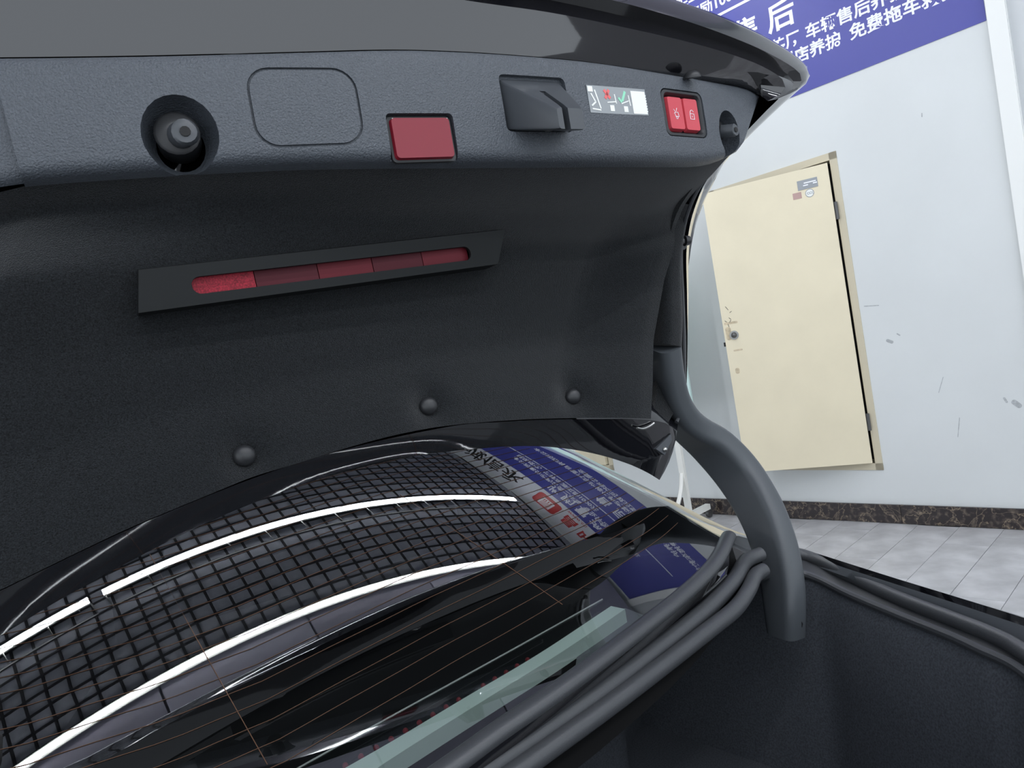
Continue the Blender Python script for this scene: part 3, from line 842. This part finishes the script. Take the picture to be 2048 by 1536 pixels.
# groove round the removable cover
c, a, b, ta, na = cov
g1 = rrect(a, b, 0.028, 6); g2 = rrect(a - 0.003, b - 0.003, 0.0255, 6)
q = MB(); ring = []
for off in (0.012, -0.0022):
    ring.append([c + na * off + ta * x + Za * y for x, y in g1]); ring.append([c + na * off + ta * x + Za * y for x, y in g2])
ring = [ring[0], ring[1], ring[3], ring[2]]
q.grid(ring, closed_u=True, closed_v=True); cuts.append(q)
for (c, a, b, ta, na), dep, rr in ((ref, 0.010, 0.006), (lat, 0.006, 0.008), (swi, 0.012, 0.012)):
    q = MB(); q.prism(rrect(a + 0.002, b + 0.002, rr, 4), c - na * dep, ta, Za, na * (dep + 0.02)); cuts.append(q)
panel_me = boolean(panel_me, cuts)
panel = obj('lid_trim', panel_me, M['trim'], car, sm=40); panel['label'] = 'grained grey plastic trim along the lid edge'

q = MB(); q.grid([[P + np.array([0, 0.012, 0]), P + np.array([-0.05, 0.022, -0.004]), P + np.array([-0.12, 0.055, -0.015])] for P in [r_[0] for r_ in rows_[1:-1]]]); obj('trim_end', q, M['trim'], car, sm=60)
# red reflector lamp
c, a, b, ta, na = ref
q = MB(); q.prism(rrect(a, b, 0.006, 4), c - na * 0.010, ta, Za, na * 0.006); fr = obj('reflector_lamp', q, M['black_plastic'], car, sm=40)
fr['label'] = 'glossy red reflector lamp in the lid trim'
q = MB(); q.prism(rrect(a - 0.003, b - 0.003, 0.005, 4), c - na * 0.004, ta, Za, na * 0.0065, taper=0.965); obj('lens', q, M['red_lens'], fr, sm=25)
q = MB(); q.box(c + na * 0.0012 + Za * (b - 0.0055), (a - 0.006, 0.0012, 0.0014), [ta, na, Za]); obj('chrome_edge', q, M['steel'], fr, sm=0)

# lid latch housing: wedge with a striker slot
c, a, b, ta, na = lat
mouth = on_panel((1142, 237), 0.070)
back = rrect(a - 0.002, b - 0.002, 0.006, 2); front = rrect(0.0225, 0.0150, 0.004, 2)
q = MB(); rings = []
for t, o_ in ((0, -0.006), (0.0, 0.0), (0.9, 0.0), (1.0, 0.0)):
    cc = (c - na * 0.005) * (1 - t) + mouth * t
    sc_ = 1.0 if t < 0.95 else 0.93
    rings.append([cc + na * o_ + ta * ((x0 * (1 - t) + x1 * t) * sc_) + Za * ((y0 * (1 - t) + y1 * t) * sc_) for (x0, y0), (x1, y1) in zip(back, front)])
b0 = q.grid(rings, closed_u=True); n = len(back); q.face([b0 + i for i in range(n)]); q.face([b0 + 3 * n + i for i in range(n)])
base_me = q.mesh('latch')
k = MB(); k.box(mouth - na * 0.016 - ta * 0.0075 + Za * 0.004, (0.0048, 0.030, 0.05), [ta, na, Za])
latch = obj('lid_latch', boolean(base_me, [k]), M['trim_smooth'], car, sm=30); latch['label'] = 'dark wedge-shaped lid latch housing'
q = MB(); q.box(mouth - na * 0.043 - ta * 0.0075 + Za * 0.006, (0.0046, 0.004, 0.007), [ta, na, Za]); obj('latch_claw', q, M['dark_steel'], latch, sm=0)

# pictogram sticker (the code square is left blank)
l, r = on_panel((1174, 200), 0.0), on_panel((1290, 206), 0.0); cx = (l + r) / 2; cx[1] = yP(cx[0]); ta, na = tan_at(cx[0])
hw_ = np.linalg.norm(r - l) / 2; hh = 0.0205; tilt = (r[2] - l[2]) / (2 * hw_)
tb = ta + Za * tilt * 0.4; tb /= np.linalg.norm(tb); ub = np.cross(tb, na) * -1
ub = ub if ub[2] > 0 else -ub
cx = cx + na * 0.0026
q = MB(); q.box(cx, (hw_, 0.0003, hh), [tb, na, ub]); stk = obj('pictogram_sticker', q, M['sticker'], car, sm=0); stk['label'] = 'small silver sticker with crossed and ticked pictograms'


def sb(name, parts, m, z=0.0006):
    q = MB()
    for u, v, du, dv, an in parts:
        A_ = tb * math.cos(an) + ub * math.sin(an); B_ = -tb * math.sin(an) + ub * math.cos(an)
        q.box(cx + na * z + tb * u * hw_ + ub * v * hh, (du * hw_, 0.0002, dv * hh), [A_, na, B_])
    obj(name, q, m, stk, sm=0)


sb('white_patch', [(0.72, -0.06, 0.25, 0.86, 0)], M['sticker_white'])
sb('white_tab', [(-0.90, 0.72, 0.08, 0.20, 0)], M['sticker_white'])
sb('white_lines', [(-0.84, 0.1, 0.02, 0.35, 0.5), (-0.70, 0.0, 0.02, 0.7, 0.25), (-0.85, -0.35, 0.09, 0.06, 0.6), (-0.78, -0.75, 0.14, 0.05, -0.1), (-0.25, -0.6, 0.07, 0.22, 0), (0.22, -0.62, 0.07, 0.22, 0), (-0.25, -0.15, 0.14, 0.04, 0.1), (0.22, -0.1, 0.14, 0.04, 0.3), (-0.10, 0.1, 0.015, 0.35, 0.1), (0.38, 0.05, 0.015, 0.4, 0.1)], M['sticker_white'])
sb('red_cross', [(-0.36, 0.42, 0.04, 0.40, -0.6), (-0.36, 0.42, 0.04, 0.40, 0.7)], M['sticker_red'])
sb('green_tick', [(0.20, 0.35, 0.035, 0.42, -0.5), (0.06, 0.05, 0.03, 0.22, 0.7)], M['sticker_green'])
sb('code_marks', [(0.985, v, 0.010, 0.05, 0) for v in (-0.7, -0.5, -0.3, -0.1, 0.1, 0.3, 0.5)], M['sticker_white'])

# switch panel with two red keys
c, a, b, ta, na = swi
q = MB(); rings = []
for sc_, off in ((1.0, -0.010), (1.0, 0.0008), (0.90, 0.0012), (0.82, -0.004), (0.80, -0.010)):
    rings.append([c + na * off + ta * x * sc_ + Za * y * sc_ for x, y in rrect(a, b, 0.011, 5)])
q.grid(rings, closed_u=True, closed_v=True); sw = obj('switch_panel', q, M['black_plastic'], car, sm=40); sw['label'] = 'switch bezel with two red keys'
for s_ in (-1, 1):
    cc = c + ta * s_ * a * 0.39 - na * 0.007
    q = MB(); q.prism(rrect(a * 0.37, b * 0.76, 0.004, 3), cc, ta, Za, na * 0.008, taper=0.92); key = obj('key', q, M['red_button'], sw, sm=30)
    f_ = cc + na * 0.0084; q = MB()
    if s_ > 0:                                 # padlock
        q.tube([f_ + ta * 0.0045 * math.cos(t) + Za * (0.0012 + 0.006 * math.sin(t)) for t in np.linspace(0.5, math.pi + 0.1, 10)], 0.0005, 5)
        for x0, z0, x1, z1 in ((-0.005, 0.001, 0.005, 0.001), (0.005, 0.001, 0.005, -0.008), (0.005, -0.008, -0.005, -0.008), (-0.005, -0.008, -0.005, 0.001), (0, -0.002, 0, -0.005)):
            q.tube([f_ + ta * x0 + Za * z0, f_ + ta * x1 + Za * z1], 0.0005, 5)
    else:                                      # car with raised lid
        for x0, z0, x1, z1 in ((-0.006, 0.006, -0.002, 0.001), (-0.002, 0.001, -0.006, -0.001), (-0.002, 0.001, 0.004, 0.001), (0.004, 0.001, 0.005, -0.006), (0.005, -0.006, -0.003, -0.006), (0.002, 0.008, 0.0, 0.003), (-0.003, -0.006, -0.004, -0.001)):
            q.tube([f_ + ta * x0 + Za * z0, f_ + ta * x1 + Za * z1], 0.0005, 5)
        q.tube([f_ + ta * 0.0022 * math.cos(t) + Za * (-0.0075 + 0.0022 * math.sin(t)) for t in np.linspace(0, 2 * math.pi, 10)], 0.0005, 5)
    obj('symbol', q, M['print_white'], key)

# rubber stops in the two pockets
for pk, r0, tilt in ((pkL, 0.021, 0.012), (pkR, 0.016, 0.016)):
    ta, na = tan_at(pk[0])
    q = MB(); o_ = pk - na * 0.030 + Za * 0.004 - ta * 0.004
    q.tube([o_ - na * 0.022, o_ + na * 0.012, o_ + na * 0.014], [r0 * 1.2, r0 * 1.2, r0 * 1.05], 18); bp = obj('rubber_stop', q, M['black_plastic'], car, sm=40)
    q = MB(); q.tube([o_ + na * 0.016 + ta * tilt * 0.3 - Za * 0.004, o_ + na * 0.036 + ta * tilt * 0.8 - Za * 0.008, o_ + na * 0.039 + ta * tilt * 0.8 - Za * 0.008], [r0 * 0.72, r0 * 0.72, r0 * 0.6], 16); bb = obj('stop_cap', q, M['trim_smooth'], bp, sm=40)
    q = MB(); q.tube([o_ + na * 0.038 + ta * tilt * 0.8 - Za * 0.008, o_ + na * 0.0405 + ta * tilt * 0.8 - Za * 0.008], [r0 * 0.28, r0 * 0.28], 10); obj('stop_core', q, M['dark_gap'], bp, sm=40)

# ---- carpeted liner inside the lid
BL_px = resample([(-120, 1235), (0, 1180), (130, 1117), (250, 1060), (380, 1005), (500, 957), (600, 925), (700, 894), (800, 868), (900, 851), (1000, 842), (1100, 837), (1200, 836), (1262, 838)], NC)


def sk(x): return 0.926 + 0.165 * x            # lower edge of the lid, slightly askew in plan


def on_sk(p, d=0.0): return hit(p, lambda P: P[1] - (sk(P[0]) + d))


BLp = np.array([on_sk(p, -0.040) for p in BL_px])
clips = [(1150, 793), (860, 812), (490, 912)]
base_top = Bp + [0, 0.030, -0.002]
cols = []
# match top columns (trim foot) to bottom columns by index
rowsL = []
tt = np.linspace(0, 1, 46)
for t in tt:
    row = []
    for i in range(NC):
        a_, b_ = base_top[i].copy(), BLp[i]
        a_[0] = max(a_[0], -0.3)
        # right border of the liner narrows from the trim to the hinge
        z = a_[2] * (1 - t) + b_[2] * t
        x = a_[0] * (1 - t) + b_[0] * t
        yy = np.interp(t, [0, 0.06, 0.14, 0.25, 0.45, 0.70, 0.88, 1.0], [a_[1], a_[1] + 0.03, (a_[1] + b_[1]) / 2 + 0.05, b_[1] + 0.055, b_[1] + 0.065, b_[1] + 0.050, b_[1] + 0.018, b_[1]])
        dzz = -0.02 * math.sin(min(1, t / 0.3) * math.pi) if t < 0.3 else 0
        row.append([x, yy, z - dzz * 0.2])
    rowsL.append(row)
Lg = np.array(rowsL)
# smooth in t, right-hand side wall and ridge
for r in range(len(tt)):
    for i in range(NC):
        x, y, z = Lg[r, i]; s = i / (NC - 1)
        if s > 0.90 and tt[r] > 0.12:
            kk = (s - 0.90) / 0.10; wgt = min(1, (tt[r] - 0.12) / 0.2)
            Lg[r, i, 1] = y * (1 - wgt * kk * kk * 0.0) - wgt * 0.055 * (kk ** 2 * (3 - 2 * kk))
surf = Lg.copy()


def on_liner(px):
    """nearest liner grid point to a pixel"""
    V = (surf.reshape(-1, 3) - CAM) @ RC
    u = 1024 + V[:, 0] / -V[:, 2] * F; v = 768 - V[:, 1] / -V[:, 2] * F
    k_ = np.argsort((u - px[0]) ** 2 + (v - px[1]) ** 2)[:4]
    d = np.mean(((surf.reshape(-1, 3)[k_]) - CAM) @ ray(px))
    return CAM + ray(px) * d


cp = [on_liner(p) for p in clips]
# dimples round the clips need a finer mesh
from_r = np.linspace(0, len(tt) - 1, 150); from_c = np.linspace(0, NC - 1, 200)


def bil(G, r, c):
    r0, c0 = int(min(r, G.shape[0] - 2)), int(min(c, G.shape[1] - 2)); fr_, fc = r - r0, c - c0
    return (G[r0, c0] * (1 - fr_) + G[r0 + 1, c0] * fr_) * (1 - fc) + (G[r0, c0 + 1] * (1 - fr_) + G[r0 + 1, c0 + 1] * fr_) * fc


FG = np.array([[bil(surf, r, c_) for c_ in from_c] for r in from_r])
# gentle smoothing of the profile down the rows
for _ in range(10):
    FG[1:-1] = 0.25 * FG[:-2] + 0.5 * FG[1:-1] + 0.25 * FG[2:]
for P in cp:
    d2 = (FG[..., 0] - P[0]) ** 2 + (FG[..., 2] - P[2]) ** 2
    FG[..., 1] += 0.014 * np.exp(-d2 / (2 * 0.020 ** 2))
ext = FG[:, :1] + np.array([[[-0.12, 0.0, -0.03]]]); FG = np.concatenate([ext, FG], 1)
mb = MB(); mb.grid(FG); liner = obj('lid_liner', mb, M['carpet'], car, sm=60); liner['label'] = 'black felt liner inside the raised lid'
for P in cp:
    q = MB(); q.dome(P + [0, 0.006, 0], (-0.25, -1, 0.05), 0.0135, 0.009, 16, 5); obj('push_clip', q, M['black_plastic'], liner)

# ---- bracket and folded warning triangle


def on_bk(p, d=0.0): return hit(p, lambda P: P[1] - (0.905 + 0.12 * P[0] + d))


TL, TR, BR, BLq = on_bk((277, 540)), on_bk((1010, 459)), on_bk((996, 528)), on_bk((277, 626))
ua = TR - TL; ln = np.linalg.norm(ua); ua /= ln
q = MB()
b0 = len(q.v); q.v += [tuple(p) for p in (TL, TR, BR, BLq)] + [tuple(p + np.array([0, 0.085, 0.020])) for p in (TL, TR)] + [tuple(p + np.array([0, 0.085, 0.0])) for p in (BR, BLq)]
for f_ in ((0, 1, 2, 3), (4, 7, 6, 5), (0, 4, 5, 1), (1, 5, 6, 2), (2, 6, 7, 3), (3, 7, 4, 0)): q.face(f_)
bk_me = q.mesh('bracket')
sl0, sl1 = on_bk((402, 570)), on_bk((930, 507))
su = sl1 - sl0; sln = np.linalg.norm(su); su /= sln; sv = np.cross(su, [0, 1, 0]) * -1
sv = sv if sv[2] > 0 else -sv
hs = 0.0105
stad = [(sln / 2 + hs * math.cos(t), hs * math.sin(t)) for t in np.linspace(-math.pi / 2, math.pi / 2, 10)] + [(-sln / 2 + hs * math.cos(t), hs * math.sin(t)) for t in np.linspace(math.pi / 2, 3 * math.pi / 2, 10)]
k = MB(); k.prism(stad, (sl0 + sl1) / 2 - Ya * 0.02, su, sv, Ya * 0.045)
k2 = MB(); k2.box((sl0 + sl1) / 2 + Ya * 0.026, (sln / 2 + 0.024, 0.020, 0.0155), [su, np.cross(sv, su), sv])
bracket = obj('triangle_bracket', boolean(bk_me, [k, k2]), M['bracket'], car, sm=30); bracket['label'] = 'slotted dark bracket bar holding the warning triangle'
for p in ((460, 500), (918, 455)):
    P = on_bk(p, 0.03); q = MB(); q.box(P, (0.010, 0.004, 0.0015), [ua, Ya, Za]); obj('bracket_tab', q, M['trim_smooth'], bracket, sm=0)
wt = thing('warning_triangle', 'folded red warning triangle seen through the slot of the dark lid bracket', 'warning triangle', tuple((sl0 + sl1) / 2 + Ya * 0.016))
seg = [(-0.0, 0.19, 'red_reflector'), (0.19, 0.40, 'red_dark'), (0.40, 0.60, 'red_mid'), (0.60, 0.80, 'red_dark'), (0.80, 1.0, 'red_mid')]
s0 = sl0 - su * 0.010; s1 = sl1 + su * 0.010; tl_ = np.linalg.norm(s1 - s0)
for a, b, m_ in seg:
    q = MB(); yo = 0.0125 if m_ == 'red_reflector' else 0.0135
    q.box(s0 + su * tl_ * (a + b) / 2 + Ya * yo, (tl_ * (b - a) / 2 - 0.0006, 0.003, 0.0125), [su, np.cross(sv, su), sv]); obj('reflector_arm', q, M[m_], wt, sm=0)

# ---- painted lid shell: lip above the trim, flange along the foot, outer skin, right-hand frame
n_ = 72


def poly3(lst): return resample([onY((x, y), d) for x, y, d in lst], n_)


P0 = Tp[np.linspace(0, NC - 1, n_).astype(int)] + [0, 0.012, 0.004]
P1 = poly3([(-60, -70, 0.900), (300, -75, 0.866), (650, -45, 0.848), (940, 2, 0.842), (1100, 25, 0.842), (1250, 55, 0.846), (1400, 90, 0.856), (1500, 122, 0.866), (1552, 148, 0.875), (1573, 168, 0.882), (1568, 184, 0.886), (1535, 202, 0.886)])
P2 = poly3([(-60, -100, 0.90), (300, -110, 0.87), (650, -80, 0.855), (940, -30, 0.85), (1100, 0, 0.85), (1250, 33, 0.855), (1400, 72, 0.865), (1510, 112, 0.877), (1572, 146, 0.887), (1590, 166, 0.89), (1585, 182, 0.89), (1545, 200, 0.89)])
P3_ = poly3([(-60, -140, 0.87), (300, -150, 0.84), (650, -120, 0.825), (960, -62, 0.82), (1150, -18, 0.825), (1300, 20, 0.835), (1420, 58, 0.848), (1520, 98, 0.862), (1588, 136, 0.875), (1606, 158, 0.885), (1598, 178, 0.89), (1552, 199, 0.89)])
P4 = poly3([(-60, -190, 0.91), (300, -205, 0.88), (650, -170, 0.865), (980, -105, 0.86), (1200, -48, 0.86), (1350, 0, 0.865), (1450, 35, 0.875), (1530, 72, 0.885), (1596, 115, 0.895), (1621, 144, 0.90), (1610, 170, 0.90), (1556, 199, 0.90)])
L0 = np.array([on_sk(p, -0.037) for p in resample([(-120, 1237), (0, 1182), (250, 1062), (500, 959), (700, 896), (900, 853), (1000, 844), (1100, 839), (1200, 838), (1270, 838), (1330, 845), (1352, 862)], n_)])
Lm = np.array([on_sk(p, -0.018) for p in resample([(-120, 1290), (0, 1232), (250, 1100), (500, 985), (700, 925), (900, 883), (1000, 872), (1100, 868), (1180, 874), (1250, 892), (1305, 918), (1352, 880)], n_)])
Lf = np.array([on_sk(p) for p in resample([(-120, 1335), (0, 1272), (110, 1205), (250, 1128), (400, 1052), (560, 985), (700, 941), (830, 912), (950, 898), (1050, 892), (1130, 897), (1200, 910), (1260, 929), (1300, 948), (1319, 960)], n_)])


def grow(A, d): return resample(np.vstack([A[0] + np.array(d), A]), n_, smooth=False)


P0, P1, P2 = grow(P0, (-0.12, 0.045, -0.02)), grow(P1, (-0.13, 0.04, -0.055)), grow(P2, (-0.13, 0.04, -0.065))
P3_, P4 = grow(P3_, (-0.13, 0.045, -0.08)), grow(P4, (-0.13, 0.04, -0.10))
L0, Lm, Lf = grow(L0, (-0.05, 0.0, -0.02)), grow(Lm, (-0.055, 0.0, -0.022)), grow(Lf, (-0.06, 0.0, -0.025))
Rf = resample([on_sk(p) for p in ((1319, 960), (1336, 932), (1350, 898), (1358, 862))] + [onY(p, y) for p, y in (((1368, 800), 1.15), ((1374, 700), 1.15), ((1377, 600), 1.14), ((1378, 500), 1.12), ((1388, 440), 1.09), ((1402, 395), 1.05), ((1420, 350), 1.02), ((1470, 290), 0.97), ((1530, 225), 0.92), ((1556, 199), 0.90))], 40)
Lf_side = resample([Lf[0], np.array([-0.24, 0.955, 1.45]), np.array([-0.20, 0.96, 1.75]), P4[0]], 40)
# outer skin as a Coons patch
skin = np.zeros((40, n_, 3))
for i in range(40):
    t = i / 39
    for j in range(n_):
        s = j / (n_ - 1)
        skin[i, j] = (1 - t) * Lf[j] + t * P4[j] + (1 - s) * Lf_side[i] + s * Rf[i] - ((1 - t) * ((1 - s) * Lf_side[0] + s * Rf[0]) + t * ((1 - s) * Lf_side[-1] + s * Rf[-1]))
        skin[i, j, 1] += 0.02 * math.sin(math.pi * s) ** 0.5 * math.sin(math.pi * t) + 0.015 * math.sin(math.pi * t)
mb = MB()
mb.grid(skin)
mb.grid([L0, Lm, Lf])
mb.grid([P0, P0 * 0.8 + P1 * 0.2, P0 * 0.5 + P1 * 0.5 + [0, 0, 0.004], P1])
mb.grid([P1, P2]); mb.grid([P2, P3_]); mb.grid([P3_, (P3_ + P4) / 2 + [0, -0.006, 0.004], P4])
shell = obj('lid_shell', mb, M['paint'], car, sm=45); shell['label'] = 'glossy black painted boot lid, raised'
# right-hand frame channel between liner and skin
RL = resample([onY(p, y) for p, y in (((1335, 848), 1.085), ((1355, 800), 1.085), ((1352, 690), 1.075), ((1344, 600), 1.065), ((1338, 500), 1.045), ((1352, 430), 1.01), ((1390, 370), 0.97), ((1430, 330), 0.94))], 40)
Rs = resample(list(Rf[7:36]), 40)
mb = MB(); mb.grid([RL, RL + [0.006, 0.05, 0], RL * 0.45 + Rs * 0.55 + [0, 0.02, 0], RL * 0.35 + Rs * 0.65 - [0, 0.012, 0], Rs * 0.8 + RL * 0.2 - [0, 0.005, 0], Rs]); obj('lid_frame', mb, M['paint'], car, sm=30)
mb = MB(); mb.tube(RL * 0.6 + Rs * 0.4 - [0, 0.01, 0], 0.004, 8); obj('frame_bead', mb, M['rubber'], car)
# side face of the liner beside the hinge arm
V = resample([onY(p, y) for p, y in (((1262, 838), 1.080), ((1295, 800), 1.115), ((1296, 690), 1.125), ((1294, 600), 1.115), ((1300, 500), 1.095), ((1320, 430), 1.055), ((1370, 365), 1.00), ((1420, 330), 0.95))], 40)
Rd = resample([onY(p, y) for p, y in (((1290, 840), 1.075), ((1312, 800), 1.085), ((1310, 690), 1.085), ((1307, 600), 1.08), ((1312, 500), 1.065), ((1328, 430), 1.035), ((1374, 365), 0.985), ((1424, 330), 0.945))], 40)
mb = MB(); mb.grid([V + [-0.03, 0.004, 0], V, Rd, RL, RL + [0.004, 0.03, 0]]); obj('liner_side', mb, M['carpet'], car, sm=50)
# stopper on the frame
P = onY((1362, 486), 1.075); mb = MB(); mb.tube([P + [0.0, 0.03, 0], P + [0.004, 0.0, 0]], [0.014, 0.014], 14); so = obj('frame_stop', mb, M['black_plastic'], car)
P = onY((1352, 484), 1.05); mb = MB(); mb.tube([P, P + [0.016, -0.003, 0]], [0.006, 0.006], 10); obj('stop_pin', mb, M['dark_steel'], so)
P = P + np.array([0.018, -0.004, 0]); mb = MB(); mb.tube([P, P + [0.010, -0.002, 0]], [0.0105, 0.009], 12); obj('stop_head', mb, M['black_plastic'], so)
# bolt and bracket at the lower right corner, bright curved trim
q = MB(); poly_ = [on_sk(p, -0.03) for p in ((1312, 898), (1342, 868), (1344, 880), (1330, 910))]
q.v = [tuple(p) for p in poly_] + [tuple(p + np.array([0, 0.02, 0])) for p in poly_]
for f_ in ((0, 1, 2, 3), (4, 7, 6, 5), (0, 4, 5, 1), (1, 5, 6, 2), (2, 6, 7, 3), (3, 7, 4, 0)): q.face(f_)
lb = obj('corner_bracket', q, M['trim_smooth'], car, sm=0)
q = MB(); q.dome(on_sk((1330, 899), -0.032), (-0.2, -1, 0), 0.005, 0.004, 10, 3); obj('bolt', q, M['steel'], lb)
q = MB(); q.tube(resample([on_sk(p, -0.04) for p in ((1274, 856), (1285, 858), (1298, 853), (1308, 846))], 10), 0.0022, 6); obj('bright_clip', q, M['steel'], lb)
# black clip poking up behind the trim
q = MB(); q.dome(onY((1384, 156), 0.868), (-0.1, -0.25, 1), 0.015, 0.012, 14, 5); obj('trim_clip', q, M['black_plastic'], car)

# the left-hand counterparts of the side parts
MX = Matrix.Translation((0.62, 0, 0)) @ Matrix.Scale(-1, 4, (1, 0, 0))
for o_ in [o for o in car.children if o.name.split('.')[0] in ('rear_wing', 'rear_pillar', 'side_gutter', 'opening_lip', 'hinge_arm') or o in side_strips]:
    me_ = o_.data.copy(); me_.transform(Matrix.Translation((-0.02, -0.03, 0)) @ MX if o_.name.startswith('hinge') else MX); me_.flip_normals()
    k_ = bpy.data.objects.new(o_.name.split('.')[0], me_); sc.collection.objects.link(k_); k_.parent = car
    k_.matrix_parent_inverse = Matrix.Translation(-car.location)
